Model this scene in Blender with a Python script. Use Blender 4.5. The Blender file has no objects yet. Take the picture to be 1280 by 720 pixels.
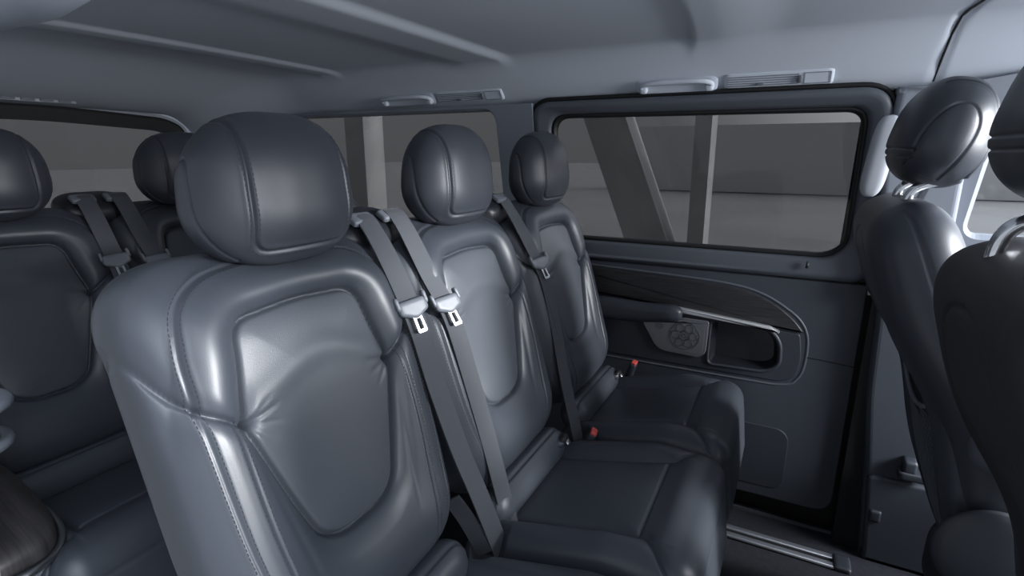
import bpy, math, random
import numpy as np
from mathutils import Vector, Matrix
random.seed(4); rng = np.random.default_rng(4)
PI = math.pi
COL = bpy.context.scene.collection

# ------------------------------------------------------------------ materials
def mat(name, color, rough=.5, metal=0., bump=None, spec=.5, var=None, coat=0., sheen=0.):
    m = bpy.data.materials.new(name); m.use_nodes = True
    nt = m.node_tree; b = nt.nodes['Principled BSDF']
    b.inputs['Base Color'].default_value = (*color, 1)
    b.inputs['Roughness'].default_value = rough
    b.inputs['Metallic'].default_value = metal
    b.inputs['Specular IOR Level'].default_value = spec
    if coat: b.inputs['Coat Weight'].default_value = coat; b.inputs['Coat Roughness'].default_value = .25
    if sheen: b.inputs['Sheen Weight'].default_value = sheen
    tc = nt.nodes.new('ShaderNodeTexCoord')
    if bump:
        kind, scale, strength, dist = bump
        if kind == 'leather':
            t = nt.nodes.new('ShaderNodeTexVoronoi'); t.feature = 'SMOOTH_F1'; t.inputs['Scale'].default_value = scale
            out = t.outputs['Distance']
        elif kind == 'weave':
            t = nt.nodes.new('ShaderNodeTexWave'); t.inputs['Scale'].default_value = scale; t.bands_direction = 'Z'
            t.inputs['Distortion'].default_value = .3; out = t.outputs['Fac']
        else:
            t = nt.nodes.new('ShaderNodeTexNoise'); t.inputs['Scale'].default_value = scale
            t.inputs['Detail'].default_value = 4; out = t.outputs['Fac']
        nt.links.new(tc.outputs['Object'], t.inputs['Vector'])
        bp = nt.nodes.new('ShaderNodeBump'); bp.inputs['Strength'].default_value = strength
        bp.inputs['Distance'].default_value = dist
        nt.links.new(out, bp.inputs['Height']); nt.links.new(bp.outputs['Normal'], b.inputs['Normal'])
    if var:
        scale, amt, stretch = var
        mp = nt.nodes.new('ShaderNodeMapping'); mp.inputs['Scale'].default_value = stretch
        n = nt.nodes.new('ShaderNodeTexNoise'); n.inputs['Scale'].default_value = scale; n.inputs['Detail'].default_value = 5
        nt.links.new(tc.outputs['Object'], mp.inputs['Vector']); nt.links.new(mp.outputs['Vector'], n.inputs['Vector'])
        r = nt.nodes.new('ShaderNodeValToRGB')
        r.color_ramp.elements[0].position = .3; r.color_ramp.elements[1].position = .7
        r.color_ramp.elements[0].color = (*[c*(1-amt) for c in color], 1)
        r.color_ramp.elements[1].color = (*[min(1, c*(1+amt)) for c in color], 1)
        nt.links.new(n.outputs['Fac'], r.inputs['Fac']); nt.links.new(r.outputs['Color'], b.inputs['Base Color'])
    return m

def glass_mat(name, tint, refl=.06):
    m = bpy.data.materials.new(name); m.use_nodes = True
    nt = m.node_tree; nt.nodes.clear()
    o = nt.nodes.new('ShaderNodeOutputMaterial'); mx = nt.nodes.new('ShaderNodeMixShader')
    t = nt.nodes.new('ShaderNodeBsdfTransparent'); t.inputs['Color'].default_value = (*tint, 1)
    g = nt.nodes.new('ShaderNodeBsdfGlossy'); g.inputs['Roughness'].default_value = .02; g.inputs['Color'].default_value = (.8, .8, .8, 1)
    mx.inputs['Fac'].default_value = refl
    nt.links.new(t.outputs[0], mx.inputs[1]); nt.links.new(g.outputs[0], mx.inputs[2]); nt.links.new(mx.outputs[0], o.inputs[0])
    return m

M = {
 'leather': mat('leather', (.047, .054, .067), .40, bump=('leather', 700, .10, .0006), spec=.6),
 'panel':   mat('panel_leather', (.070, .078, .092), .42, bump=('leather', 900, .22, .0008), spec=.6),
 'leather2': mat('smooth_leather', (.036, .041, .052), .42, bump=('leather', 700, .1, .0006), spec=.55),
 'leather3': mat('brown_black_leather', (.026, .025, .027), .5, bump=('leather', 700, .1, .0006)),
 'thread':  mat('thread', (.03, .034, .042), .8),
 'plastic': mat('dark_plastic', (.030, .035, .045), .5, bump=('noise', 900, .08, .0004)),
 'guide':   mat('guide_plastic', (.016, .018, .023), .34),
 'trim':    mat('side_trim_plastic', (.042, .049, .062), .55, bump=('noise', 900, .08, .0004)),
 'soft':    mat('soft_trim', (.085, .095, .112), .45, bump=('noise', 700, .06, .0004)),  # base colour lightened to stand in for daylight falling on the door sill
 'greypl':  mat('grey_plastic', (.16, .175, .20), .4),
 'lightpl': mat('light_plastic', (.42, .44, .48), .45),
 'pillar':  mat('pillar_trim', (.22, .24, .28), .6, bump=('noise', 500, .06, .0004)),
 'black':   mat('black_rubber', (.006, .006, .007), .6),
 'gloss':   mat('gloss_black', (.012, .012, .013), .15),
 'head':    mat('headliner_fabric', (.60, .64, .71), .95, bump=('noise', 1200, .12, .0005), spec=.1),
 'chrome':  mat('chrome', (.80, .82, .85), .12, 1),
 'bright':  mat('brushed_bright_trim', (.90, .91, .93), .38, .8),
 'satin':   mat('satin_metal', (.34, .36, .38), .36, 1),
 'web':     mat('belt_webbing', (.060, .066, .078), .7, bump=('weave', 260, .25, .0006), sheen=.15),
 'carpet':  mat('carpet', (.016, .018, .026), .95, bump=('noise', 600, .5, .002), var=(60, .25, (1, 1, 1))),
 'wood':    mat('dark_wood_grain', (.022, .021, .023), .42, var=(14, .55, (1, 1, 26)), bump=('noise', 300, .05, .0004)),
 'woodtop': mat('grey_brown_wood_grain', (.045, .041, .042), .5, var=(9, .45, (1.5, 22, 1.5))),
 'red':     mat('red_plastic', (.75, .10, .08), .4),
 'net':     mat('net_cord', (.07, .08, .095), .7),
 'spk':     mat('speaker_metal', (.34, .35, .37), .38, .85),
 'rail':    mat('rail_aluminium', (.16, .17, .19), .45, .6),
 'tint':    glass_mat('tinted_glass', (.425, .420, .414), .02),
 'clear':   glass_mat('clear_glass', (.80, .80, .80), .03),
 'concrete': mat('concrete', (.26, .26, .257), .9, var=(1.5, .12, (1, 1, 1))),
 'facade':  mat('facade', (.46, .46, .46), .8),
 'asphalt': mat('pale_paving', (.20, .198, .195), .9, var=(.5, .1, (1, 1, 1))),
}

# ------------------------------------------------------------------ object helpers
def link(name, me, parent=None):
    o = bpy.data.objects.new(name, me); COL.objects.link(o)
    if parent: o.parent = parent
    return o

def mesh(name, V, F, m, parent=None, smooth=True, mats=None, midx=None):
    me = bpy.data.meshes.new(name)
    V = np.asarray(V, dtype=np.float32)
    if isinstance(F, np.ndarray):
        n, k = F.shape
        me.vertices.add(len(V)); me.vertices.foreach_set('co', V.ravel())
        me.loops.add(n*k); me.loops.foreach_set('vertex_index', F.astype(np.int32).ravel())
        me.polygons.add(n); me.polygons.foreach_set('loop_start', np.arange(0, n*k, k, dtype=np.int32))
        me.update(calc_edges=True)
    else:
        me.from_pydata(V.tolist(), [], F); me.update()
    for q in ([M[m]] if mats is None else [M[x] for x in mats]): me.materials.append(q)
    if midx is not None: me.polygons.foreach_set('material_index', np.asarray(midx, dtype=np.int32))
    me.polygons.foreach_set('use_smooth', [smooth]*len(me.polygons))
    me.validate(); me.update()
    return link(name, me, parent)

def empty(name, loc, label, cat, group=None, rot=(0, 0, 0)):
    o = bpy.data.objects.new(name, None); COL.objects.link(o); o.location = loc; o.rotation_euler = rot
    o.empty_display_size = .05
    o['label'] = label; o['category'] = cat
    if group: o['group'] = group
    return o

def tag(o, label, cat, group=None):
    o['label'] = label; o['category'] = cat
    if group: o['group'] = group
    return o

def struct(o): o['kind'] = 'structure'; return o

class MB:
    """collects simple shapes into one mesh"""
    def __init__(s): s.V = []; s.F = []; s.n = 0
    def add(s, V, F):
        V = np.asarray(V, float).reshape(-1, 3)
        s.V.append(V); s.F += [[i+s.n for i in f] for f in F]; s.n += len(V)
    def box(s, c, h, rot=None):
        V = np.array([[x, y, z] for x in (-1, 1) for y in (-1, 1) for z in (-1, 1)], float)*np.array(h)
        if rot is not None: V = V @ np.array(rot).T
        s.add(V+np.array(c), [[0, 1, 3, 2], [4, 6, 7, 5], [0, 4, 5, 1], [2, 3, 7, 6], [0, 2, 6, 4], [1, 5, 7, 3]])
    def rbox(s, c, h, r, n=4, rot=None):
        V, F, _ = rcube(h, (min(r, h[0]), min(r, h[1]), min(r, h[2])), (n*2, n*2, n*2))
        if rot is not None: V = V @ np.array(rot).T
        s.add(V+np.array(c), F.tolist())
    def tube(s, pts, r, n=8, caps=True):
        P = np.array(pts, float); rr = np.full(len(P), r) if np.isscalar(r) else np.array(r)
        T = np.gradient(P, axis=0); T /= np.linalg.norm(T, axis=1)[:, None]+1e-12
        up = np.array([0, 0, 1.]) if abs(T[0][2]) < .9 else np.array([1., 0, 0])
        N = np.cross(T[0], up); N /= np.linalg.norm(N); V = []
        for i in range(len(P)):
            N = N-T[i]*(N@T[i]); N /= np.linalg.norm(N); B = np.cross(T[i], N)
            a = np.arange(n)*2*PI/n
            V.append(P[i]+rr[i]*(np.cos(a)[:, None]*N+np.sin(a)[:, None]*B))
        F = [[i*n+j, i*n+(j+1) % n, (i+1)*n+(j+1) % n, (i+1)*n+j] for i in range(len(P)-1) for j in range(n)]
        if caps: F += [list(range(n))[::-1], [(len(P)-1)*n+j for j in range(n)]]
        s.add(np.vstack(V), F)
    def ribbon(s, pts, wv, th=.0016):
        P = np.array(pts, float); W = np.array(wv, float)
        T = np.gradient(P, axis=0); N = np.cross(T, W); N /= np.linalg.norm(N, axis=1)[:, None]+1e-12
        V = []
        for i in range(len(P)):
            V += [P[i]-W[i]+N[i]*th, P[i]+W[i]+N[i]*th, P[i]+W[i]-N[i]*th, P[i]-W[i]-N[i]*th]
        F = [[i*4+j, i*4+(j+1) % 4, (i+1)*4+(j+1) % 4, (i+1)*4+j] for i in range(len(P)-1) for j in range(4)]
        F += [[3, 2, 1, 0], [4*len(P)-4+j for j in range(4)]]
        s.add(V, F)
    def build(s, name, m, parent=None, smooth=False):
        return mesh(name, np.vstack(s.V), s.F, m, parent, smooth)

def bez(P, n=40, closed=False):
    """Catmull-Rom through points"""
    P = np.array(P, float); k = len(P); out = []
    rngk = range(k) if closed else range(k-1)
    per = max(2, n//len(rngk))
    for i in rngk:
        g = lambda j: P[j % k] if closed else P[min(max(j, 0), k-1)]
        a, b, c, d = g(i-1), g(i), g(i+1), g(i+2)
        for t in np.arange(per)/per:
            out.append(.5*((2*b)+(-a+c)*t+(2*a-5*b+4*c-d)*t*t+(-a+3*b-3*c+d)*t**3))
    if not closed: out.append(P[-1])
    return np.array(out)

def chaikin(P, it=2):
    P = np.array(P, float)
    for _ in range(it):
        Q = np.roll(P, -1, 0); P = np.stack([.75*P+.25*Q, .25*P+.75*Q], 1).reshape(-1, P.shape[1])
    return P

def rpoly(P, r, n=6):
    """rounded polygon corners (arc via quadratic bezier); r scalar or list"""
    P = np.array(P, float); k = len(P); out = []
    R = [r]*k if np.isscalar(r) else r
    for i in range(k):
        a, b, c = P[i-1], P[i], P[(i+1) % k]
        u = a-b; v = c-b; lu = np.linalg.norm(u); lv = np.linalg.norm(v)
        q = min(R[i], lu*.49, lv*.49)
        if q < 1e-6: out += [b]*1; continue
        p0 = b+u/lu*q; p1 = b+v/lv*q
        for t in np.linspace(0, 1, n+1): out.append((1-t)**2*p0+2*t*(1-t)*b+t*t*p1)
    return np.array(out)

def dseg(U, P):
    """min distance from points U (n,2) to polyline P"""
    d = np.full(len(U), 1e9)
    for a, b in zip(P[:-1], P[1:]):
        ab = b-a; L = ab@ab+1e-12
        t = np.clip(((U-a)@ab)/L, 0, 1)
        q = U-a-t[:, None]*ab
        d = np.minimum(d, np.sqrt((q*q).sum(1)))
    return d

def sdpoly(U, P):
    P = np.array(P, float); Q = np.vstack([P, P[:1]]); d = dseg(U, Q)
    ins = np.zeros(len(U), bool); x, y = U[:, 0], U[:, 1]
    for a, b in zip(Q[:-1], Q[1:]):
        c = ((a[1] > y) != (b[1] > y)) & (x < (b[0]-a[0])*(y-a[1])/(b[1]-a[1]+1e-15)+a[0])
        ins ^= c
    return np.where(ins, -d, d)

def ss(x, a, b):
    t = np.clip((x-a)/(b-a), 0, 1); return t*t*(3-2*t)
def gs(x, s): return np.exp(-(x/s)**2)

def rcube(h, r, n, e=2.):
    """rounded box: half sizes h, radii r, grid counts n -> V, F, unit direction"""
    h = np.array(h, float); r = np.array(r, float)
    Vs = []; Fs = []; off = 0
    for ax in range(3):
        a, b = [i for i in range(3) if i != ax]
        for sg in (-1, 1):
            A, B = np.meshgrid(np.linspace(-1, 1, n[a]+1), np.linspace(-1, 1, n[b]+1), indexing='ij')
            P = np.zeros(A.shape+(3,)); P[..., a] = A*h[a]; P[..., b] = B*h[b]; P[..., ax] = sg*h[ax]
            idx = np.arange(A.size).reshape(A.shape)+off
            q = np.stack([idx[:-1, :-1], idx[1:, :-1], idx[1:, 1:], idx[:-1, 1:]], -1).reshape(-1, 4)
            flip = (sg < 0) ^ (ax == 1)
            if flip: q = q[:, ::-1]
            Vs.append(P.reshape(-1, 3)); Fs.append(q); off += A.size
    V = np.vstack(Vs); F = np.vstack(Fs)
    _, i0, inv = np.unique(np.round(V*1e6).astype(np.int64), axis=0, return_index=True, return_inverse=True)
    V = V[i0]; F = inv.reshape(-1)[F]
    inner = np.clip(V, -(h-r), (h-r)); q = (V-inner)/r
    L = (np.abs(q)**e).sum(1)**(1/e); q = q/L[:, None]
    nrm = q/r; nrm /= np.linalg.norm(nrm, axis=1)[:, None]
    return inner+r*q, F, nrm

def mirror(P): P = np.array(P, float); return P*np.array([-1, 1])

def rotm(ax, a): return np.array(Matrix.Rotation(a, 3, ax))

def stitches(name, S, lines, parent, step=.0062, lift=.0002, off=.0048, half=None, ax=(1, 2)):
    """little thread stitches either side of a seam, laid on the surface points S"""
    from mathutils import kdtree
    S = S[half]; kd = kdtree.KDTree(len(S))
    for i, p in enumerate(S): kd.insert((p[ax[0]], p[ax[1]], 0), i)
    kd.balance(); m = MB()
    def srf(q):
        w = 0; a = np.zeros(3)
        for co_, i, d in kd.find_n((q[0], q[1], 0), 4): k_ = 1/(d+1e-5); a += S[i]*k_; w += k_
        return a/w
    for L in lines:
        L = np.array(L); seg = np.linalg.norm(np.diff(L, axis=0), axis=1); cum = np.r_[0, np.cumsum(seg)]
        for side in (-off, off):
            for t in np.arange(.002, cum[-1]-.004, step):
                pt = [np.array([np.interp(tt, cum, L[:, 0]), np.interp(tt, cum, L[:, 1])]) for tt in (t, t+step*.62)]
                d = pt[1]-pt[0]; nn = np.array([-d[1], d[0]])/(np.linalg.norm(d)+1e-9)*side
                a, b = srf(pt[0]+nn), srf(pt[1]+nn)
                if np.linalg.norm(a-b) > .02: continue
                a[0] += lift; b[0] += lift
                m.tube([a, (a+b)/2+np.array((.0003, 0, 0)), b], .00055, 4)
    return m.build(name, 'thread', parent)

# ------------------------------------------------------------------ seat meshes (local frame: x forward, y left, z up)
def groove2(d, dep, off=.0042, s=.0022): return -dep*.9*gs(d, .0026)+dep*.22*gs(d-.006, .003)

def make_backrest(parent):
    V, F, N = rcube((.058, .222, .29), (.058, .105, .10), (30, 210, 280), 2.25)
    V[:, 2] += .27                                        # v from -.06 to .56
    U = V[:, 1:3].copy(); u = U[:, 0]; v = U[:, 1]; au = np.abs(u)
    front = np.clip(N[:, 0]*1.6, 0, 1)
    half = [(0, .128), (-.045, .131), (-.076, .150), (-.098, .215), (-.130, .322), (-.132, .342), (-.116, .405), (-.106, .462), (0, .470)]
    poly = half+[(-x, y) for x, y in half[-2:0:-1]]
    P = rpoly(poly, [.03, .02, .035, .03, .008, .008, .02, .035, .03, .035, .02, .008, .008, .03, .035, .02], 8)
    sd = sdpoly(U, P)
    D = np.zeros(len(V))
    out = np.clip(sd, 0, None); inn = np.clip(-sd, 0, None)
    D += np.where(sd > 0, .015*(1-np.exp(-out/.014)), .009*(1-np.exp(-inn/.028)))
    up = ss(v, .31, .37)
    D += up*.013*np.sin(PI*np.clip(out/.078, 0, 1))
    D -= .009*gs(sd, .0034)
    low = 1-up
    D += low*.015*gs(au-.170, .045)*ss(v, -.05, .1)
    D -= low*.010*gs(u, .09)*ss(v, .02, .1)*0
    D += .012*gs(v-.03, .07)*gs(u, .16)*(sd > 0)*ss(out, 0, .04)
    seams = []
    for s in (1, -1):
        m = np.array([s, 1.])
        H = bez(np.array([(.184, .376), (.182, .44), (.166, .492), (.125, .523), (.06, .534), (0, .536)])*m, 30)
        S1 = bez(np.array([(.184, .376), (.182, .28), (.176, .15), (.160, -.06)])*m, 14)
        S2 = bez(np.array([(.150, .350), (.149, .25), (.142, .13), (.128, -.06)])*m, 14)
        S3 = bez(np.array([(.134, .334), (.128, .27), (.112, .16), (.100, .06)])*m, 14)
        C = bez(np.array([(.225, .47), (.207, .415), (.184, .376), (.158, .354), (.131, .333)])*m, 20)
        side = (u*s > -.01)
        seams += [H, S1, S2]
        D += side*groove2(dseg(U, H), .0030)
        D += side*groove2(dseg(U, S1), .0020)
        D += side*groove2(dseg(U, S2), .0016)
        d3 = dseg(U, S3)
        D -= side*.0014*gs(d3, .006)*ss(v, .06, .16)
        dc = dseg(U, C); D -= side*(.007*gs(dc, .0035)+.005*gs(dc, .012)); V -= N*(side*(1-front)*(N[:, 0] > -.6)*.0045*gs(dc, .0040))[:, None]
        for a in ((.085, .362), (.080, .345), (.084, .322), (.096, .300), (.06, .352)):
            L = np.array([(.130, .334), a])*m; t = np.clip(1-np.hypot(u-L[0][0], v-L[0][1])/.055, 0, 1)
            D -= side*.0022*gs(dseg(U, L), .0040)*t*(sd < .003)
    D += (sd < 0)*.0045*gs(v-.372-.02*np.cos(u*22), .022)*ss(inn, .0, .02)
    V[:, 0] += D*front
    # side face: piping seam down the flank, back shell line
    sideM = np.clip(np.abs(N[:, 1])*1.5, 0, 1)*(np.abs(N[:, 0]) < .9)
    ds = np.abs(V[:, 0]+.034); V -= N*(groove2(ds, -.0)+.003*gs(ds, .0022))[:, None]*(N[:, 0] < .2)[:, None]*sideM[:, None]
    # taper a little towards the foot, gentle lateral curvature
    V[:, 1] *= 1-.10*ss(-V[:, 2], -.22, .08)
    V[:, 0] -= .058
    V[:, 0] -= .030*ss(V[:, 2], .40, .58)**1.5
    tp = 1-.10*ss(-V[:, 2], -.22, .08)
    fc = sd[F].max(1) < .0005
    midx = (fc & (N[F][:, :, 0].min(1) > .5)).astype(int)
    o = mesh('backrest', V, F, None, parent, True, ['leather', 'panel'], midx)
    def tap(L): L = np.array(L).copy(); L[:, 0] *= 1-.10*ss(-L[:, 1], -.22, .08); return L[(L[:, 1] > .0)]
    stitches('stitching', V, [tap(L) for L in seams], o, half=N[:, 0] > .25)
    return o

def make_headrest(parent, front=False):
    h = (.064, .130, .102)
    V, F, N = rcube(h, (.061, .114, .092), (70, 140, 120), 2.3)
    x, y, z = V.T.copy()
    D = np.zeros(len(V))
    P = rpoly([(-.082, -.078), (.082, -.078), (.086, .15), (-.086, .15)], [.025, .025, .0, .0], 8)
    P = np.vstack([P, P[:1]])
    U = np.stack([y, z], 1); d = dseg(U, P)
    D += groove2(d, .0036)*(x > -.030)
    arch = bez([(-.050, -.090), (-.044, -.02), (-.032, .026), (-.012, .044), (.004, .024), (.012, -.04), (.016, -.092)], 42)
    if front: arch = bez([(-.040, -.075), (-.030, 0), (-.008, .042), (.018, .045), (.032, .015), (.026, -.035), (.008, -.085)], 42)
    d = dseg(np.stack([x, z], 1), arch)
    D -= .0028*gs(d, .0018)*(np.abs(y) > .085)
    if front: D -= (x < -.032)*(.0026*gs(z+.040, .0020)+.0026*gs(z+.054, .0020))
    D += (.0008 if front else .002)*(sdpoly(np.stack([x, z], 1), arch) < 0)*(np.abs(y) > .085)*np.clip(d/.01, 0, 1)
    V = V+N*D[:, None]
    t = (V[:, 2]+.1)/.2
    V[:, 0] *= 1-.16*t*t                                   # slimmer top
    V[:, 1] *= 1-.10*ss(t, .3, 1.1)-.03*(1-t)
    V[:, 0] += .012*np.sin(t*PI)*0+.010*(V[:, 1]/.12)**2*-1
    o = mesh('headrest', V, F, 'leather2', parent)
    Q = rpoly([(-.082, -.078), (.082, -.078), (.080, .075), (-.080, .075)], [.025, .025, .0, .0], 8)
    Q = np.roll(Q, -int(np.argmax((Q[:, 1] > .07) & (Q[:, 0] < 0))), 0); Q = Q[Q[:, 1] > -1]
    Q = Q*np.array([.985, 1])
    if not front: stitches('stitching', V, [Q], o, half=N[:, 0] > .1)
    return o

def make_cushion(parent):
    L = .232; V, F, N = rcube((L, .221, .125), (.065, .06, .06), (230, 190, 50), 2.2)
    x = V[:, 0]+L; y = V[:, 1]; ay = np.abs(y); top = np.clip(N[:, 2]*1.6, 0, 1)
    U = np.stack([x, ay], 1); D = np.zeros(len(V))
    side = bez([(.045, .130), (.2, .130), (.35, .134), (.38, .145), (.41, .19), (.43, .215)], 40)
    inner = sdpoly(np.stack([x, y], 1), rpoly([(.072, -.13), (.360, -.13), (.360, .13), (.072, .13)], .004, 3))
    ds = dseg(U, side)
    edge = ss(ay, .128, .165)
    D += .022*edge*(1-ss(x, .30, .42))*ss(x, .02, .08)
    D += .006*(1-np.exp(np.clip(inner, None, 0)/.02))*(inner < 0)
    D -= .0045*gs(ds, .0028)+.004*gs(ds, .010)
    D -= (ay < .13)*(.0035*gs(x-.360, .0026)+.0035*gs(x-.072, .0026)+.004*gs(x-.072, .009))
    D += .003*gs(x-.40, .025)*(ay < .15)
    # transverse roll where the cushion meets the backrest
    # buckle trough at the inner rear corners
    D -= .030*ss(ay, .17, .20)*ss(x, .03, .06)*(1-ss(x, .10, .13))
    V[:, 2] += D*top
    # front apron seam
    fr = np.clip(N[:, 0]*1.4, 0, 1)
    V[:, 0] -= fr*.003*gs(V[:, 2]-.055, .0028)
    V[:, 0] += .02*ss(-V[:, 2], -.1, .12)*-1*fr
    o = mesh('cushion', V, F, 'leather', parent)
    return o

def posts(parent, xs, ys, z0, z1, r=.0065, bend=None, m='satin'):
    for y in ys:
        b = MB()
        if bend is None: pts = [(xs, y, z0), (xs, y, z1)]
        else: pts = bez([(xs, y, z0), (xs, y, z0+.040), (xs+bend*.25, y, z0+.066), (xs+bend, y, z0+.080)], 24)
        b.tube(pts, r, 14)
        b.build('headrest_post', m, parent, True)
        c = MB(); V, F, _ = rcube((.020, .022, .006), (.020, .022, .006), (8, 10, 4))
        c.add(V+np.array((xs, y, z0+.004)), F.tolist()); c.build('post_collar', 'plastic', parent, True)

LEAN = math.radians(15.8)
def make_seat(name, loc, label, group):
    root = empty(name, loc, label, 'seat', group)
    b = make_backrest(root); b.location = (0, 0, .50); b.rotation_euler = (0, -LEAN, 0)
    c = make_cushion(root); c.location = (.208, 0, .338); c.rotation_euler = (0, -math.radians(13.5), 0); c0 = root
    h = make_headrest(root); h.location = (-.160, 0, 1.103); h.rotation_euler = (0, -math.radians(3), 0)
    posts(root, -.176, (-.05, .05), .99, 1.05)
    V, F, N = rcube((.040, .176, .042), (.038, .05, .040), (30, 60, 30), 2.2)
    V[:, 2] -= .003*gs(V[:, 0]-.02, .004)*(N[:, 2] > .2); V = V @ rotm('Y', -.25).T
    mesh('rear_roll', V+np.array((.012, 0, .452)), F, 'leather', c0)
    # isofix anchor recess with its small badge tag at the cushion's rear corner
    m = MB(); V, F, _ = rcube((.022, .030, .016), (.022, .030, .016), (10, 12, 8)); V = V @ rotm('Y', -.5).T
    m.add(V+np.array((.040, .136, .468)), F.tolist()); an = m.build('anchor_surround', 'leather', root, True)
    m = MB(); V, F, _ = rcube((.012, .021, .010), (.012, .021, .010), (8, 10, 6)); V = V @ rotm('Y', -.5).T
    m.add(V+np.array((.049, .135, .477)), F.tolist()); m.build('anchor_opening', 'black', root, True)
    m = MB(); m.rbox((.064, .131, .474), (.003, .009, .006), .003, 2, rotm('Y', -.6)); m.build('anchor_tag', 'satin', root, True)
    # seat base below the cushion
    m = MB(); m.rbox((.19, 0, .17), (.17, .19, .05), .03, 4); m.build('seat_base', 'plastic', root, True)
    for sy in (-1, 1):
        m = MB(); m.rbox((.19, sy*.16, .066), (.19, .02, .066), .012, 3); m.build('seat_foot', 'plastic', root, True)
    return root

def copy_tree(o, parent=None):
    c = o.copy(); COL.objects.link(c)
    if parent is not None: c.parent = parent
    for ch in list(o.children): copy_tree(ch, c)
    return c

X2, X3 = -.48, -1.39
YS = (.51, .96, 1.41)
G2, G3 = 'grey leather seats of the middle row', 'grey leather seats of the rear row'
s21 = make_seat('passenger_seat', (X2, YS[0], 0), 'large grey leather seat nearest the viewer with a big headrest, middle row', G2)
seats = [s21]
spec = [(X2, YS[1], 'grey leather middle row seat with two belts hanging at its left shoulder', G2),
        (X2, YS[2], 'grey leather middle row seat nearest the far door with folding armrest', G2),
        (X3, YS[0], 'grey leather rear row seat cut off by the left picture edge', G3),
        (X3, YS[1], 'grey leather rear row seat whose headrest shows beside the large near headrest', G3),
        (X3, YS[2], 'grey leather rear row seat beside the rear side window, mostly hidden behind the near seat', G3)]
for x, y, lb, g in spec:
    c = copy_tree(s21); c.location = (x, y, 0); c['label'] = lb; c['group'] = g; seats.append(c)

for ch in list(s21.children):
    if ch.name.startswith('headrest'): ch.location.y += .013; ch.location.z -= .003
    if ch.name.startswith('anchor_'): bpy.data.objects.remove(ch)

# folding armrest on the far middle seat
V, F, N = rcube((.150, .026, .036), (.05, .024, .030), (40, 10, 12), 2.4)
V[:, 2] *= 1-.25*ss(V[:, 0], -.1, .15); V[:, 2] += .010*ss(V[:, 0], .0, .15)
V += np.array((.065, .237, .655))
mesh('armrest', V, F, 'leather2', seats[2])

# belt guide housings on the seat backs, between neighbours
def guide(parent, y0, n):
    V, F, N = rcube((.050, .085, .036), (.048, .060, .034), (24, 36, 18), 2.2)
    V[:, 2] += -.012*(V[:, 0]/.045)
    V[:, 1] *= 1 if n == 2 else .8
    V += np.array((-.215, y0, 1.012)); g = mesh('belt_guide', V, F, 'guide', parent)
    for k in range(n):
        yy = y0+(k-(n-1)/2)*.075
        m = MB(); m.rbox((-.178, yy, 1.038), (.014, .027, .007), .006, 3, rotm('Y', .6))
        m.build('belt_slot', 'greypl', g, True)
for st, n in ((seats[0], 2), (seats[1], 1), (seats[3], 2), (seats[4], 1)): guide(st, .228 if n == 2 else .238, n)

# ------------------------------------------------------------------ seat belts
def belt(pts, tpos, label, group, hw=.0190):
    """pts: (x, y, z, wx, wy, wz) centreline + width direction; tpos = fraction index for the tongue"""
    A = bez(np.array(pts, float), 60); P = A[:, :3]; W = A[:, 3:]; W = W/np.linalg.norm(W, axis=1)[:, None]*hw
    root = empty('seat_belt', P[-1], label, 'seat belt', group)
    P = P-P[-1]
    m = MB(); m.ribbon(P, W); m.build('webbing', 'web', root, False)
    i = int(tpos*(len(P)-1)); t = P[min(i+2, len(P)-1)]-P[i-2]; t /= np.linalg.norm(t)
    w = W[i]/np.linalg.norm(W[i]); n = np.cross(w, t); n /= np.linalg.norm(n)
    if n[0] < 0: n = -n
    R = np.stack([w, t, n], 1); c = P[i]+n*.006
    tg = MB()
    V, F, _ = rcube((.029, .0125, .0065), (.008, .008, .005), (14, 10, 6)); V[:, 1] += .010*gs(V[:, 0], .016)*(V[:, 1] > 0)
    tg.add(V @ R.T+c, F.tolist())
    for s in (-1, 1):
        V, F, _ = rcube((.004, .012, .006), (.003, .006, .004), (6, 8, 6)); tg.add((V+np.array((s*.028, -.010, .001))) @ R.T+c, F.tolist())
    tb = tg.build('tongue_grip', 'greypl', root, True)
    # metal tongue with slot
    o2 = rpoly([(-.0085, .012), (.0085, .012), (.0095, .048), (-.0095, .048)], .004, 4); i2 = rpoly([(-.004, .022), (.004, .022), (.0045, .042), (-.0045, .042)], .002, 4)
    k = len(o2); V = [(x, y, s*.0016) for s in (1, -1) for pl in (o2, i2) for x, y in pl]
    F = []
    for j in range(k):
        q = (j+1) % k
        F += [[j, q, k+q, k+j], [2*k+q, 2*k+j, 3*k+j, 3*k+q], [q, j, 2*k+j, 2*k+q], [k+j, k+q, 3*k+q, 3*k+j]]
    tw = MB(); tl = np.array(V) @ R.T+c+n*.002; tw.add(tl, F); tw.build('metal_tongue', 'satin', root, False)
    return root

def sf(z, off=0.): return X2-(z-.5)*math.tan(LEAN)+off
A_, B_ = (.25, 1, .0), (.3, 1, .1)
def bw(l): return [(*p, *(A_ if k < 3 else B_)) for k, p in enumerate(l)]
b1 = bw([(-.70, .700, 1.02), (-.662, .700, 1.046), (-.632, .700, 1.02), (-.592, .701, .955), (-.550, .706, .859), (-.520, .712, .755), (-.485, .727, .630), (-.455, .746, .528), (-.420, .764, .408), (-.40, .77, .33)])
b2 = bw([(-.70, .778, 1.02), (-.662, .778, 1.048), (-.630, .780, 1.02), (-.585, .790, .930), (-.545, .803, .846), (-.508, .812, .717), (-.472, .817, .588), (-.441, .818, .474), (-.413, .815, .375), (-.40, .815, .32)])
b3 = bw([(-.70, 1.195, 1.02), (-.662, 1.198, 1.044), (-.632, 1.203, 1.01), (-.590, 1.220, .930), (-.550, 1.240, .832), (-.520, 1.240, .723), (-.480, 1.220, .581), (-.433, 1.195, .446), (-.42, 1.19, .39)])
GB = 'grey belts hanging between the seats'
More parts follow.
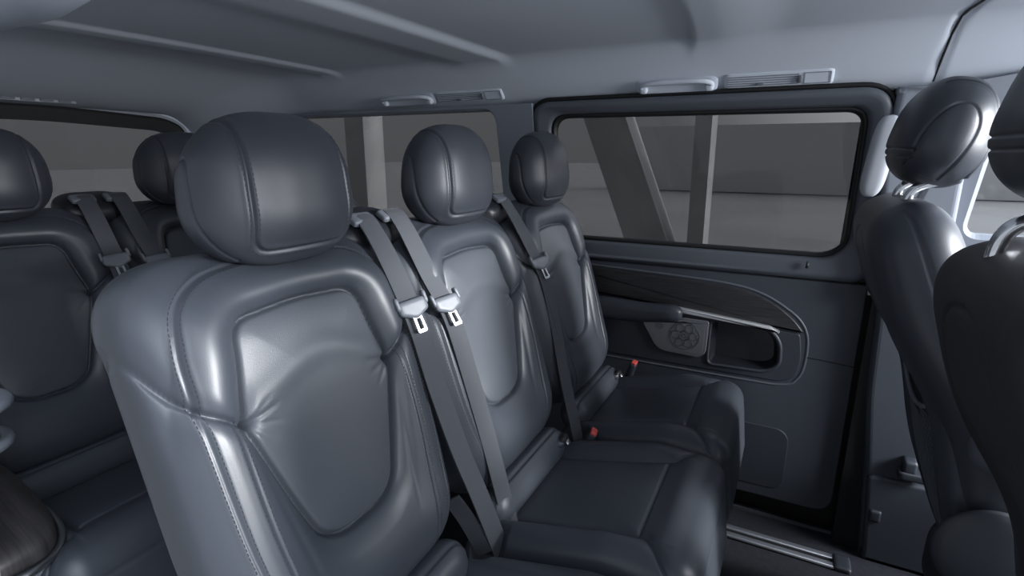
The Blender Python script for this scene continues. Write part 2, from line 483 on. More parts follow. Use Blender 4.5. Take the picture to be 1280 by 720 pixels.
belt(b1, .42, 'grey belt over the right shoulder of the large near seat, left of a pair', GB)
belt(b2, .42, 'grey belt on the left shoulder of the second middle row seat, right of a pair', GB)
belt(b3, .46, 'grey belt on the left shoulder of the middle row seat by the far door', GB)
dx = X3-X2
belt([(p[0]+dx, *p[1:]) for p in b1], .42, 'rear row grey belt at the far left, crossing the shoulder of the cut off seat', GB)
belt([(p[0]+dx, *p[1:]) for p in b2], .42, 'rear row grey belt just left of the large near seat shoulder', GB)

STRAP = [(-.510, .732, .515), (-.480, .738, .475), (-.445, .746, .41)]
# lap belt anchor strap and stalk beside the near seat
m = MB(); m.ribbon(bez(STRAP, 12), np.tile((.014, .003, .010), (13, 1))[:13], .003)
tag(m.build('anchor_strap', 'web', None), 'short grey anchor strap in the gap right of the large near seat', 'belt strap')

def buckle(loc, rot, label, redtop=True):
    root = empty('belt_buckle', loc, label, 'buckle', 'belt buckles with red buttons', rot)
    m = MB(); m.rbox((0, 0, -.02), (.011, .018, .035), .008, 4); m.build('buckle_body', 'plastic' , root, True)
    m = MB(); m.rbox((.0, 0, .014), (.0085, .015, .005), .003, 3); m.build('release_button', 'red', root, True)
    m = MB(); m.tube([(0, 0, -.05), (-.02, 0, -.11)], .008, 8); m.build('buckle_stalk', 'black', root, True)
    return root
buckle((-.385, 1.170, .458), (0, .5, .2), 'red topped buckle between the second and third middle row seats')
buckle((-.400, 1.615, .480), (0, .3, 0), 'dark buckle with a thin red top beside the far door')

# ------------------------------------------------------------------ far side wall
def Yw(z):
    z = np.asarray(z, float)
    return np.where(z < .80, 1.725, 1.725-(z-.80)*.20)
def wpt(x, z, off): return np.stack([np.asarray(x, float), Yw(z)-off, np.asarray(z, float)], -1)

def inset(P, d):
    P = np.array(P, float); k = len(P); out = []
    A = .5*sum(P[i][0]*P[(i+1) % k][1]-P[(i+1) % k][0]*P[i][1] for i in range(k)); s = 1 if A > 0 else -1
    for i in range(k):
        e1 = P[i]-P[i-1]; e2 = P[(i+1) % k]-P[i]
        n = np.array([-e1[1], e1[0]])/(np.linalg.norm(e1)+1e-9)+np.array([-e2[1], e2[0]])/(np.linalg.norm(e2)+1e-9)
        n /= np.linalg.norm(n)+1e-9; out.append(P[i]+s*n*d)
    return np.array(out)

def plate(mb, P, o0, o1, bev=.004, nb=4, mapf=wpt, invert=False):
    """solid slab standing off the wall from depth o0 to o1 with a rounded front edge"""
    rings = [(P, o0)]
    sgn = 1 if o1 > o0 else -1
    for t in np.linspace(0, PI/2, nb+1):
        rings.append((inset(P, bev*(1-math.cos(t))), o1-sgn*bev*(1-math.sin(t))))
    k = len(P); V = np.vstack([mapf(r[:, 0], r[:, 1], o) for r, o in rings])
    F = [[i*k+j, i*k+(j+1) % k, (i+1)*k+(j+1) % k, (i+1)*k+j] for i in range(len(rings)-1) for j in range(k)]
    F.append([(len(rings)-1)*k+j for j in range(k)])
    F.append([j for j in range(k)][::-1])
    mb.add(V, F)

def ring(mb, rings, mapf=wpt):
    """rings: list of (outline, depth) with equal counts, bridged in order"""
    k = len(rings[0][0]); V = np.vstack([mapf(r[:, 0], r[:, 1], o) for r, o in rings])
    F = [[i*k+j, i*k+(j+1) % k, (i+1)*k+(j+1) % k, (i+1)*k+j] for i in range(len(rings)-1) for j in range(k)]
    mb.add(V, F)

def rect(x0, z0, x1, z1): return [(x0, z0), (x1, z0), (x1, z1), (x0, z1)]

# window outline of the sliding door (x, z)
def win_out(g=0., tl=None):
    q = [(-.715-g, .868-g), (.100+g*.6, .868-g), (.142+g, .905), (.138+g, 1.256+g), (-.705-g, 1.262+g)]
    return rpoly(q, [.05+g*.7, .05+g*.5, .05+g*.5, .045+g*.7, .05+g*.7], 8)

# body side: outer skin with openings made of strips (behind all the trim)
body = MB()
def strip(x0, x1, z0, z1, o=-.035, th=.02):
    zs = [z0]+([.8] if z0 < .8 < z1 else [])+[z1]
    for a, b in zip(zs[:-1], zs[1:]):
        V = [wpt(x, z, off) for off in (o, o-th) for x, z in ((x0, a), (x1, a), (x1, b), (x0, b))]
        body.add(V, [[0, 1, 2, 3], [7, 6, 5, 4], [0, 4, 5, 1], [1, 5, 6, 2], [2, 6, 7, 3], [3, 7, 4, 0]])
strip(-2.55, .37, -.02, .84); strip(-2.55, 2.0, 1.29, 1.42); strip(.13, .36, .82, 1.32); strip(-.90, -.72, .82, 1.32); strip(-2.55, -2.3, .82, 1.32)
strip(.37, 2.0, -.02, .93)
struct(body.build('wall_left', 'black'))

# C pillar + rear quarter trim (with the quarter window opening)
qo = rpoly(rect(-2.30, .86, -.905, 1.283), [.05, .05, .045, .06], 8)
qO = rpoly(rect(-2.52, .801, -.765, 1.300), [.001]*4, 8)
m = MB(); ring(m, [(qO, -.03), (qO, .022), (inset(qo, -.008), .022), (inset(qo, -.003), .016), (qo, -.005), (qo, -.03)])
struct(m.build('trim_1', 'pillar', None, False))
m = MB(); plate(m, rpoly(rect(-2.52, .02, -.765, .80), .004, 3), -.03, .03, .01)
struct(m.build('trim_2', 'trim', None, False))
m = MB(); plate(m, inset(qo, -.01), -.012, -.008, .001)
w2 = struct(m.build('window_2', 'tint', None, False))

# sliding door
door = MB()
P = rpoly(rect(-.755, .075, .208, .799), [.02, .06, .002, .002], 6)
plate(door, P, -.03, .012, .004)
d1 = struct(door.build('door_1', 'trim', None, False))
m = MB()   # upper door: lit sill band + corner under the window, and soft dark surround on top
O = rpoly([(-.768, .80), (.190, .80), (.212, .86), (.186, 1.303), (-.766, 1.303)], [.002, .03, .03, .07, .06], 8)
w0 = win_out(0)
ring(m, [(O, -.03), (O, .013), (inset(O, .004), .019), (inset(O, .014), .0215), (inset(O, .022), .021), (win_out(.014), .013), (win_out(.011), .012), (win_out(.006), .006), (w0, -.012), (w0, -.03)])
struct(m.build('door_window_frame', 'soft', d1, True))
m = MB(); ring(m, [(win_out(.0045), -.002), (win_out(.001), .004), (win_out(-.006), .0), (win_out(-.008), -.02)])
struct(m.build('window_seal', 'black', d1, True))
m = MB(); plate(m, win_out(.004), -.014, -.010, .001)
struct(m.build('window_1', 'tint', None, False))
# black seal round the outside of the window frame
m = MB(); OO = inset(O, -.012); OO[:, 1] = np.clip(OO[:, 1], .80, 1.4)
ring(m, [(O, -.01), (O, .007), (OO, .008), (OO, -.02)])
struct(m.build('door_seal', 'black', d1, True))

# dark wood inlay with curved end
wood = rpoly([(-.755, .700), (-.29, .668), (.004, .646), (.070, .640), (.045, .672), (.00, .708), (-.06, .738), (-.14, .755), (-.28, .764), (-.755, .780)], [.001, .01, .01, .004, .02, .02, .03, .03, .05, .001], 5)
m = MB(); plate(m, wood, .010, .020, .004); m.build('wood_inlay', 'wood', d1)
# moulded bead around the inlay
m = MB(); pts = bez([(-.755, .785), (-.28, .770), (-.13, .760), (-.05, .741), (.01, .710), (.058, .672), (.082, .62), (.083, .54), (.070, .495), (.035, .468), (-.1, .462), (-.76, .462)], 88)
m.tube(wpt(pts[:, 0], pts[:, 1], .0095), .0050, 8); m.build('inlay_bead', 'soft', d1, True)
# recessed carrier panel below the chrome strip
car = rpoly([(-.755, .476), (.03, .476), (.066, .500), (.074, .56), (.062, .634), (-.755, .690)], [.001, .03, .03, .03, .01, .001], 6)
pk = rpoly([(-.182, .502), (-.02, .506), (.012, .53), (.008, .595), (-.02, .630), (-.182, .638)], [.012, .02, .03, .03, .03, .012], 6)
m = MB(); plate(m, car, .010, .0165, .004); cp = m.build('carrier_panel', 'plastic', d1)
m = MB(); ring(m, [(inset(pk, -.012), .0166), (inset(pk, -.008), .021), (inset(pk, -.002), .020), (pk, .012)])
m.build('pocket_rim', 'plastic', d1, True)
# the pocket itself: hollow scoop cut visually by a bowl set into the door (door face opened below)
m = MB(); ring(m, [(pk, .017), (inset(pk, .004), -.005), (inset(pk, .012), -.024)]); kk = len(pk); q = inset(pk, .012)
m.add(wpt(q[:, 0], q[:, 1], -.024), [list(range(kk))]); m.build('door_pocket', 'guide', d1, True)
def cut(o, P, o0, o1):
    c_ = MB(); plate(c_, P, o0, o1, .0005, 1); cu = c_.build('cutter', 'plastic')
    md = o.modifiers.new('b', 'BOOLEAN'); md.operation = 'DIFFERENCE'; md.object = cu; md.solver = 'EXACT'
    dg = bpy.context.evaluated_depsgraph_get(); me = bpy.data.meshes.new_from_object(o.evaluated_get(dg)); o.modifiers.clear()
    o.data = me; bpy.data.objects.remove(cu)
for o_ in (d1, cp): cut(o_, pk, -.06, .05)
# chrome strip
st = np.array([(-.310, .658), (-.02, .637), (.008, .6355), (-.02, .650), (-.310, .675)])
m = MB(); plate(m, rpoly(st, [.002, .004, .001, .004, .002], 3), .012, .034, .003); m.build('chrome_strip', 'bright', d1)
# speaker
sp = rpoly([(-.405, .616), (-.345, .517), (-.215, .512), (-.193, .530), (-.190, .640), (-.29, .640)], [.008, .03, .012, .02, .014, .02], 6)
m = MB(); plate(m, sp, .012, .024, .003); s_ = m.build('speaker_cover', 'spk', d1)
m = MB(); plate(m, inset(sp, .010), .020, .0243, .001); m.build('speaker_mesh', 'spk', s_)
def cell(mb, cx, cz, r, off, n=6, a0=.5, t=.0012):
    a = np.arange(n+1)*2*PI/n+a0; pts = wpt(cx+r*np.cos(a), cz+r*np.sin(a), off); mb.tube(pts, t, 5)
m = MB(); cx, cz = -.262, .580
cell(m, cx, cz, .016, .0250)
for k in range(6):
    a = k*PI/3+.0; cell(m, cx+.028*math.cos(a), cz+.028*math.sin(a), .014, .0250)
cell(m, cx, cz, .046, .0250, 32, 0, .001); cell(m, cx, cz, .006, .0252, 10)
cell(m, -.342, .604, .012, .0250, 16, 0, .0008); cell(m, -.342, .604, .006, .0250, 6, 0, .0008)
m.build('speaker_pattern', 'plastic', s_, True)
# lower map pocket outline and panel joints
lp = rpoly(rect(-.56, .112, .070, .322), [.04, .04, .05, .03], 8)
m = MB(); plate(m, lp, .010, .0150, .003); m.build('lower_panel', 'plastic', d1)
m = MB(); pts = bez([(.084, .565), (.14, .562), (.207, .556)], 10); m.tube(wpt(pts[:, 0], pts[:, 1], .0125), .0016, 6)
pts = bez([(-.02, .800), (.10, .798), (.208, .798)], 10); m.tube(wpt(pts[:, 0], pts[:, 1], .0125), .0018, 6); m.build('panel_joint', 'black', d1, True)
# corner moulding at the lower right of the window + lock pin
m = MB(); V = wpt(np.array([.055]), np.array([.835]), .030)[0]; m.tube([V, V+np.array((0, 0, .018))], [.005, .0035], 10); m.build('lock_pin', 'plastic', d1, True)
m = MB(); plate(m, rpoly([(.168, .89), (.190, .885), (.196, 1.03), (.186, 1.10), (.176, 1.03)], .006, 4), .02, .034, .004); m.build('inner_latch', 'plastic', d1)

# black seal in the gap, then B pillar
def wptB(x, z, off): return np.stack([np.asarray(x, float), 1.66-off+0*np.asarray(z, float)-np.clip(np.asarray(z, float)-.8, 0, 9)*.12, np.asarray(z, float)], -1)
m = MB(); bp = rpoly([(.286, .0), (.66, .0), (.64, .45), (.62, .80), (.20, .80), (.228, .76), (.238, .50), (.262, .30)], [.001, .001, .05, .001, .001, .02, .05, .03], 5)
plate(m, bp, -.09, .0, .018, 5, wptB)
plate(m, rpoly([(.295, .0), (.64, .0), (.64, .27), (.272, .27)], [.001, .001, .02, .02], 4), -.02, .016, .01, 4, wptB)
struct(m.build('trim_3', 'trim', None, False))
m = MB(); plate(m, rpoly([(.205, .80), (.36, .80), (.345, 1.30), (.190, 1.30), (.183, 1.15), (.196, 1.0)], [.001, .001, .001, .001, .03, .03], 5), -.09, .0, .015, 5, wptB)
struct(m.build('trim_4', 'pillar', None, False))
m = MB(); m.rbox((.252, 1.70, .40), (.035, .02, .40), .004, 2); struct(m.build('trim_5', 'black'))
# light plastic belt height adjuster on the pillar
m = MB(); V, F, _ = rcube((.026, .018, .095), (.022, .018, .06), (10, 8, 24), 2.4); V[:, 0] += .010*(V[:, 2]/.095)
m.add(V+np.array((.170, 1.575, 1.140)), F.tolist())
tag(m.build('belt_height_adjuster', 'lightpl', None, True), 'pale grey rounded belt adjuster cover on the door pillar behind the far front headrest', 'belt adjuster')
# small fixtures on the lower pillar
m = MB(); m.rbox((.372, 1.642, .300), (.036, .020, .012), .006, 3); m.rbox((.360, 1.644, .325), (.016, .018, .020), .004, 2)
tag(m.build('belt_anchor', 'plastic', None, True), 'dark belt anchor bracket low on the door pillar', 'bracket')
m = MB(); m.rbox((.305, 1.642, .150), (.014, .006, .018), .002, 2)
tag(m.build('pillar_socket', 'plastic', None, True), 'small square socket cover near the foot of the door pillar', 'socket')

# front side window with its pillar
fw = rpoly([(.385, .955), (1.15, .945), (1.0, 1.285), (.52, 1.290), (.400, 1.235)], [.03, .05, .1, .08, .06], 7)
m = MB(); FO = rpoly([(.30, .90), (1.35, .88), (1.15, 1.33), (.52, 1.335), (.30, 1.30)], [.01, .02, .02, .03, .02], 7)
ring(m, [(FO, -.03), (FO, .018), (inset(fw, -.012), .018), (fw, .0), (fw, -.03)])
struct(m.build('trim_6', 'pillar', None, False))
m = MB(); plate(m, inset(fw, -.01), -.012, -.008, .001); struct(m.build('window_4', 'clear'))
m = MB(); plate(m, rpoly(rect(.62, .04, 1.35, .90), .01, 3), -.03, .02, .01); struct(m.build('door_2', 'trim'))

# ------------------------------------------------------------------ ceiling (moulded headliner)
nx, ny = 420, 240
xs = np.linspace(-2.55, 1.3, nx); ys = np.linspace(.24, 1.68, ny)
XX, YY = np.meshgrid(xs, ys, indexing='ij')
c = np.abs(YY-.96)/.72
Z = 1.435-.018*(c**2)-.125*ss(c, .70, 1.0)**1.2
Z -= .118*ss(-XX, 1.75, 2.5)
fade = 1-ss(np.abs(YY-.96), .50, .60)
def beam(x, f, b, wf, wb, dep):   # beam hanging down between f (front edge) and b (rear edge)
    return dep*(ss(-x, -f-wf/2, -f+wf/2)*(1-ss(-x, -b-wb/2, -b+wb/2)))
bow = .05*np.clip(np.abs(YY-.96)/.6, 0, 1)**2
Z -= fade*beam(XX-bow*.6, -.83, -1.02, .05, .12, .011)
Z -= fade*beam(XX-bow*.6, -1.50, -1.60, .035, .08, .008)
Z -= fade*beam(XX+bow, -.10, -.235, .16, .022, .008)
dgr = np.abs(XX-.258-.09*np.clip(1.58-YY, 0, 1)); Z += .006*gs(dgr, .006)
V = np.stack([XX, YY, Z], -1).reshape(-1, 3); idx = np.arange(nx*ny).reshape(nx, ny)
F = np.stack([idx[:-1, :-1], idx[:-1, 1:], idx[1:, 1:], idx[1:, :-1]], -1).reshape(-1, 4)
ce = struct(mesh('ceiling', V, F, 'head'))
so = ce.modifiers.new('s', 'SOLIDIFY'); so.thickness = .03; so.offset = -1
def czf(x, y):
    i = np.abs(xs-x).argmin(); j = np.abs(ys-y).argmin(); return Z[i, j]
m = MB(); m.tube([(.258+.09*max(0, 1.58-y), y, czf(.262, y)-.0005) for y in np.linspace(.3, 1.64, 30)], .0026, 6)
struct(m.build('trim_7', 'black', None, True))

# grab handles and air outlets on the roof edge
def grab(x0, x1, y, z, label):
    root = empty('grab_handle', ((x0+x1)/2, y, z), label, 'handle', 'grab handles on the roof edge', (math.radians(31), 0, 0))
    L = (x1-x0)/2
    m = MB(); V, F, _ = rcube((L*1.02, .004, .024), (.018, .004, .018), (30, 4, 10)); m.add(V, F.tolist()); m.build('handle_base', 'head', root, True)
    m = MB(); pts = bez([(-L*.88, -.002, -.012), (-L*.86, -.012, .006), (-L*.6, -.018, .015), (0, -.019, .017), (L*.6, -.018, .015), (L*.86, -.012, .006), (L*.88, -.002, -.012)], 42)
    m.tube(pts, [.0065]*len(pts), 12); m.build('handle_grip', 'head', root, True)
    for s in (-1, 1):
        m = MB(); m.rbox((s*L*.82, -.006, -.008), (.011, .010, .009), .006, 3); m.build('handle_mount', 'head', root, True)
grab(-.433, -.217, 1.606, 1.331, 'long grey grab handle on the roof edge above the big side window')
grab(-1.372, -1.135, 1.606, 1.331, 'small looking grab handle on the roof edge above the rear side window')
def vent(x0, x1, y, z, label):
    root = empty('air_outlet', ((x0+x1)/2, y, z), label, 'air vent', 'roof air outlets', (math.radians(38), 0, 0)); L = (x1-x0)/2
    m = MB(); V, F, _ = rcube((L, .005, .021), (.006, .005, .006), (20, 4, 8)); m.add(V, F.tolist()); m.build('outlet_frame', 'head', root, True)
    for k in range(5):
        m = MB(); m.box((-L*.26, -.0055, -.0125+k*.0062), (L*.66, .0012, .0011)); m.build('outlet_slat', 'pillar', root)
    m = MB(); m.rbox((-L*.3, -.008, -.009), (.010, .003, .003), .002, 2); m.build('outlet_slider', 'greypl', root, True)
    m = MB(); m.rbox((L*.42, -.008, 0), (.005, .003, .010), .002, 2); m.build('outlet_slider', 'greypl', root, True)
    m = MB(); 
    for a, b, h_, w_ in ((L*.72, .0145, L*.23, .0008), (L*.72, -.0145, L*.23, .0008)): m.box((a, -.0055, b), (h_, .0008, w_))
    for a in (L*.5, L*.95): m.box((a, -.0055, 0), (.0008, .0008, .0145))
    m.build('lamp_cover_outline', 'pillar', root)
vent(-.200, .053, 1.606, 1.333, 'long roof air outlet next to the grab handle above the big side window')
vent(-1.125, -.868, 1.606, 1.333, 'roof air outlet above the rear side window beside the small grab handle')

# ------------------------------------------------------------------ rear wall, floor, near side
def wptR(x, z, off): return np.stack([-2.5+off+0*np.asarray(x, float)+np.clip(np.asarray(z, float)-.8, 0, 9)*.05, np.asarray(x, float), np.asarray(z, float)], -1)
ro = rpoly([(.36, .86), (1.56, .86), (1.555, 1.255), (1.47, 1.295), (.96, 1.325), (.45, 1.295), (.365, 1.255)], [.05, .05, .05, .06, .2, .06, .05], 7)
RO = rpoly([(.20, .02), (1.72, .02), (1.70, 1.32), (1.60, 1.44), (.96, 1.46), (.32, 1.44), (.22, 1.32)], [.001]*7, 7)
m = MB(); ring(m, [(RO, -.05), (RO, .0), (inset(ro, -.03), .0), (inset(ro, -.012), .006), (ro, -.02), (ro, -.05)], wptR)
struct(m.build('wall_rear', 'head'))
m = MB(); ri = inset(ro, .055); ring(m, [(ro, -.01), (ro, .008), (inset(ro, .01), .012), (ri, .004), (ri, -.03)], wptR); struct(m.build('trim_8', 'black'))
m = MB(); plate(m, inset(ro, .02), -.03, -.026, .001, 2, wptR); struct(m.build('window_3', 'tint'))
# brake lamp strip over the rear window
root = empty('brake_light', (-2.36, .76, 1.326), 'thin white segmented lamp strip above the rear window, top left', 'lamp')
m = MB(); m.rbox((0, 0, 0), (.010, .33, .007), .004, 3); m.build('lamp_housing', 'lightpl', root, True)
for k in range(12):
    m = MB(); m.rbox((.012, -.30+k*.054, 0), (.003, .020, .004), .002, 2); m.build('lamp_segment', 'greypl', root, True)

m = MB(); m.box((-.6, .96, -.02), (1.95, .80, .02)); struct(m.build('floor', 'carpet'))
m = MB(); m.box((-.25, 1.722, .0055), (.53, .003, .005)); struct(m.build('trim_9', 'rail'))
def floor_rail(y, x0, x1, label):
    root = empty('floor_rail', ((x0+x1)/2, y, 0), label, 'floor rail', 'seat rails in the floor'); L = (x1-x0)/2
    m = MB(); m.box((0, 0, .002), (L, .030, .002)); m.build('rail_base', 'black', root)
    for s in (-1, 1):
        m = MB(); m.rbox((0, s*.018, .006), (L, .0105, .005), .003, 2); m.build('rail_flange', 'rail', root, True)
    m = MB(); m.rbox((L-.012, 0, .007), (.022, .032, .008), .006, 3); m.build('rail_end_cap', 'plastic', root, True)
floor_rail(1.585, -1.9, .252, 'aluminium twin floor rail beside the far door sill')

# near side: body side behind the open door, roof rail
def wptN(x, z, off): return np.stack([np.asarray(x, float), .195+off+np.clip(np.asarray(z, float)-.8, 0, 9)*.20, np.asarray(z, float)], -1)
nq = rpoly(rect(-2.40, .84, -1.05, 1.26), .05, 7); NQ = rpoly(rect(-2.55, -.02, -.98, 1.36), .001, 7)
m = MB(); ring(m, [(NQ, -.03), (NQ, .0), (inset(nq, -.01), .0), (nq, -.02), (nq, -.03)], wptN); struct(m.build('wall_right', 'pillar'))
m = MB(); plate(m, inset(nq, -.01), -.022, -.018, .001, 2, wptN); struct(m.build('window_5', 'clear'))  # out of view; clear glass and enlarged opening added to brighten the rear row

V, F, N = rcube((.95, .030, .040), (.03, .028, .034), (30, 10, 12), 2.2)
struct(mesh('trim_10', V+np.array((-1.5, .268, 1.305)), F, 'pillar'))

# ------------------------------------------------------------------ side console lower left
root = empty('side_console', (-1.23, .275, 0), 'wood topped side console with silver edge in the lower left corner', 'console')
V, F, N = rcube((.20, .075, .30), (.10, .05, .05), (40, 24, 40), 2.2)
V[:, 2] += -.05*ss(V[:, 0], -.02, .20)
V += np.array((.0, .0, .28)); mesh('console_body', V, F, 'greypl', root)
V, F, N = rcube((.205, .078, .04), (.11, .06, .036), (50, 30, 16), 2.2)
V[:, 2] += -.05*ss(V[:, 0], -.02, .20)
V += np.array((.0, .0, .565)); mesh('wood_top', V, F, 'woodtop', root)
t = np.linspace(-PI*.5, PI*.5, 30); pts = np.stack([.095+.116*np.cos(t)**.8, .084*np.sin(t), .545-.05*ss(.095+.112*np.cos(t), -.02, .2)], -1)
pts = np.vstack([[(-.2, -.084, .545)], pts, [(-.2, .084, .545)]]); m = MB(); m.tube(pts, .007, 8); m.build('silver_edge', 'satin', root, True)

def cup(z, label, x=-1.03):
    root = empty('cup_holder', (x, .262, z), label, 'cup holder', 'grey rimmed cup holders on the near side wall')
    a = np.linspace(0, 2*PI, 33)
    m = MB(); m.tube(np.stack([.052*np.cos(a), .040*np.sin(a), 0*a], -1), .0085, 10, False); m.build('holder_rim', 'greypl', root, True)
    m = MB(); m.tube([(0, 0, -.012), (0, 0, -.004)], [.036, .044], 24); m.build('holder_well', 'plastic', root, True)
    m = MB(); m.box((0, -.05, -.004), (.02, .02, .006)); m.build('holder_bracket', 'greypl', root)
cup(.800, 'upper grey cup holder rim at the left picture edge', -1.012)
cup(.730, 'lower grey cup holder rim at the left picture edge', -1.042)

# ------------------------------------------------------------------ front row seats (seen from behind)
def make_front_seat(name, loc, label, dz=0., hz=0., hx=0.):
    root = empty(name, loc, label, 'seat', 'front seats seen from behind')
    LN = math.radians(23)
    # backrest: local origin at the hip point
    V, F, N = rcube((.075, .235, .40), (.070, .10, .085), (40, 120, 180), 2.4)
    V[:, 2] += .34; v = V[:, 2]; u = V[:, 1]; back = np.clip(-N[:, 0]*1.6, 0, 1); D = np.zeros(len(V))
    U = np.stack([np.abs(u), v], 1)
    A = bez([(.0, .705), (.07, .69), (.115, .64), (.145, .52), (.165, .38), (.175, .2)], 40)
    D -= .0035*gs(dseg(U, A), .003)
    D -= .008*(1-ss(np.abs(u), .10, .17))*ss(v, .0, .1)*(1-ss(v, .5, .62))
    V[:, 0] -= D*back
    sd_ = np.abs(V[:, 0]-.005-.05*ss(.4-v, 0, .4)); V -= N*(.003*gs(sd_, .0025)*(np.abs(N[:, 1]) > .4))[:, None]
    V[:, 0] *= 1-.12*ss(v, .50, .74)
    V[:, 1] *= 1-.16*ss(v, .45, .76)
    V[:, 0] += .02*ss(v, .45, .72)+.036*gs(v-.38, .16)
    V[:, 0] += .075; V[:, 1] *= 1-.14*ss(-V[:, 2], -.45, .0)
    o = mesh('backrest', V, F, 'leather3' if loc[1] < 1 else 'leather2', root); o.location = (0, 0, .343+dz); o.rotation_euler = (0, -LN, 0)
    # hard rear shell, lower two thirds
    V, F, N = rcube((.03, .222, .24), (.028, .07, .10), (12, 70, 80), 2.4)
    V[:, 2] += .22; u = V[:, 1]; v = V[:, 2]; back = np.clip(-N[:, 0]*1.6, 0, 1)
    V[:, 0] += back*.016*(1-ss(np.abs(u), .12, .18))*ss(v, .0, .06)*(1-ss(v, .38, .45))
    V[:, 0] += .022+.036*gs(V[:, 2]-.38, .16); V[:, 1] *= .94
    o2 = mesh('rear_shell', V, F, 'trim', root); o2.location = (0, 0, .37); o2.rotation_euler = (0, -LN, 0)
    # net pocket on the shell
    m = MB()
    for k in range(-26, 27):
        for sl in (1, -1):
            pts = []
            for t in np.linspace(0, 1, 14):
                vv = .05+.32*t; uu = k*.014+sl*(vv-.2)*.7
                top = .36-.045*(1-(uu/.15)**2)
                if abs(uu) <= .15 and vv <= top: pts.append((.004+.036*math.exp(-((vv-.38)/.16)**2)-.012*(1-(uu/.15)**2), uu, vv))
            if len(pts) > 1: m.tube(pts, .0013, 4)
    o3 = m.build('net_pocket', 'net', o2); 
    a = np.linspace(-1, 1, 30); m = MB(); m.tube(np.stack([.003+.036*np.exp(-((.36-.045*(1-a*a)-.38)/.16)**2)-.012*(1-a*a), .15*a, .36-.045*(1-a*a)], -1), .005, 8); m.build('net_hem', 'greypl', o3, True)
    h = make_headrest(root, True); h.location = (-.139+hx, 0, 1.183+hz); h.rotation_euler = (0, math.radians(10), 0); h.scale = (1.15, 1.04, .94)
    posts(root, -.183+hx*1.3, (-.06, .06), 1.022+dz, 0, .0085, .05, 'chrome')
    V, F, N = rcube((.24, .24, .09), (.07, .06, .06), (40, 40, 20), 2.3)
    V += np.array((.28, 0, .40)); mesh('cushion', V, F, 'leather2', root)
    m = MB(); V, F, _ = rcube((.26, .235, .13), (.09, .03, .10), (20, 16, 16)); m.add(V+np.array((.28, 0, .20)), F.tolist()); m.build('seat_base', 'plastic', root, True)
    for s in (-1,):
        m = MB(); V, F, _ = rcube((.085, .018, .085), (.085, .018, .085), (30, 6, 30)); m.add(V+np.array((-.005, s*.235, .500)), F.tolist()); m.build('hinge_cover', 'plastic', root, True)
    m = MB(); m.rbox((.28, 0, .035), (.20, .20, .035), .01, 2); m.build('seat_pedestal', 'black', root, True)
    V, F, N = rcube((.15, .030, .040), (.045, .028, .038), (30, 10, 12), 2.3)
    m = MB(); m.add(V+np.array((.075, -.262 if loc[1] > 1 else .262, .70)), F.tolist()); m.build('armrest', 'soft', root, True)
    return root
fA = make_front_seat('front_seat', (.365, 1.27, 0), 'dark leather front seat by the far front window with a net pocket on its back')
fB = make_front_seat('front_seat', (.408, .68, 0), 'brown black front seat cut off by the right picture edge', -.012, .008, -.021)

# ------------------------------------------------------------------ outside
m = MB(); m.box((0, 20, -.45), (60, 60, .02)); struct(m.build('ground', 'asphalt'))
def pylon(x0, x1, y, h, w, label):
    m = MB(); V = []
    for z, xc in ((-.43, x0), (h, x1)): V += [(xc-w, y-.3, z), (xc+w, y-.3, z), (xc+w, y+.3, z), (xc-w, y+.3, z)]
    m.add(V, [[0, 1, 2, 3], [7, 6, 5, 4], [0, 4, 5, 1], [1, 5, 6, 2], [2, 6, 7, 3], [3, 7, 4, 0]])
    tag(m.build('concrete_pylon', 'concrete'), label, 'pylon', 'pale concrete pylons outside')
pylon(-2.0, -4.2, 9, 5, .35, 'leaning pale pylon seen through the big side window')
pylon(-1.3, -1.35, 9, 5, .12, 'thin upright pale pylon seen through the big side window')
pylon(-8.2, -8.2, 9, 5, .25, 'upright pale pylon seen through the rear side window')
m = MB(); m.box((2.5, 24, .9), (9, .5, 1.3)); tag(m.build('low_building', 'facade'), 'low dark building on the horizon beyond the big side window', 'building')

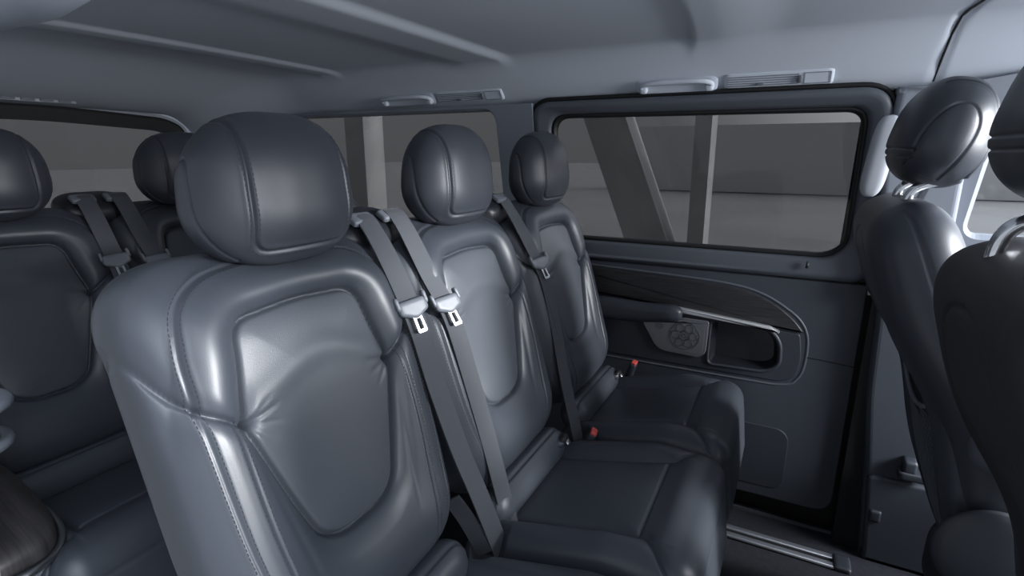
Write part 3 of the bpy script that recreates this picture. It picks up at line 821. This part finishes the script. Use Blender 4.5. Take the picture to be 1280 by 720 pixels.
# ------------------------------------------------------------------ world, lights, camera
w = bpy.data.worlds.new('world'); bpy.context.scene.world = w; w.use_nodes = True
nt = w.node_tree; bg = nt.nodes['Background']
tc = nt.nodes.new('ShaderNodeTexCoord'); sx = nt.nodes.new('ShaderNodeSeparateXYZ'); rp = nt.nodes.new('ShaderNodeValToRGB')
nt.links.new(tc.outputs['Generated'], sx.inputs[0]); mr = nt.nodes.new('ShaderNodeMapRange')
mr.inputs['From Min'].default_value = -1; nt.links.new(sx.outputs['Z'], mr.inputs['Value']); nt.links.new(mr.outputs[0], rp.inputs['Fac'])
e = rp.color_ramp.elements; e[0].position = .45; e[0].color = (.50, .52, .56, 1); e[1].position = .9; e[1].color = (.80, .88, 1.0, 1)
nt.links.new(rp.outputs['Color'], bg.inputs['Color']); 
dp = nt.nodes.new('ShaderNodeVectorMath'); dp.operation = 'DOT_PRODUCT'; dp.inputs[1].default_value = Vector((.85, .38, .30)).normalized()
nt.links.new(tc.outputs['Generated'], dp.inputs[0])
m2 = nt.nodes.new('ShaderNodeMapRange'); m2.interpolation_type = 'SMOOTHSTEP'; m2.inputs['From Min'].default_value = .2; m2.inputs['From Max'].default_value = 1.
m2.inputs['To Min'].default_value = .68; m2.inputs['To Max'].default_value = 7.0
nt.links.new(dp.outputs['Value'], m2.inputs['Value']); nt.links.new(m2.outputs[0], bg.inputs['Strength'])

def area(name, loc, target, size, power, color=(1, 1, 1), sy=None):
    l = bpy.data.lights.new(name, 'AREA'); l.energy = power; l.color = color; l.size = size
    if sy: l.shape = 'RECTANGLE'; l.size_y = sy
    o = bpy.data.objects.new(name, l); COL.objects.link(o); o.location = loc
    o.rotation_euler = (Vector(target)-Vector(loc)).to_track_quat('-Z', 'Y').to_euler(); return o
area('windscreen_daylight', (1.75, 1.25, 1.40), (-.5, 1.0, .85), 1.1, 85, (.93, .96, 1), .6)

sl = bpy.data.lights.new('sun', 'SUN'); sl.energy = 5.0; sl.angle = math.radians(9); sl.color = (.97, .98, 1)
so_ = bpy.data.objects.new('sun', sl); COL.objects.link(so_); so_.rotation_euler = Vector((-.93, -.10, -.20)).to_track_quat('-Z', 'Y').to_euler()

cam = bpy.data.cameras.new('cam'); co = bpy.data.objects.new('camera', cam); COL.objects.link(co)
cam.sensor_width = 36; cam.lens = 36*670/1280; cam.clip_start = .02
co.location = (0, 0, 1.15)
yaw = math.radians(27.5); pt = math.radians(14.2)
co.rotation_euler = (PI/2-pt, 0, yaw)
sc = bpy.context.scene; sc.camera = co
sc.view_settings.view_transform = 'Standard'; sc.view_settings.look = 'None'; sc.view_settings.gamma = 1
sc.view_settings.use_curve_mapping = False; sc.view_settings.exposure = 0.12
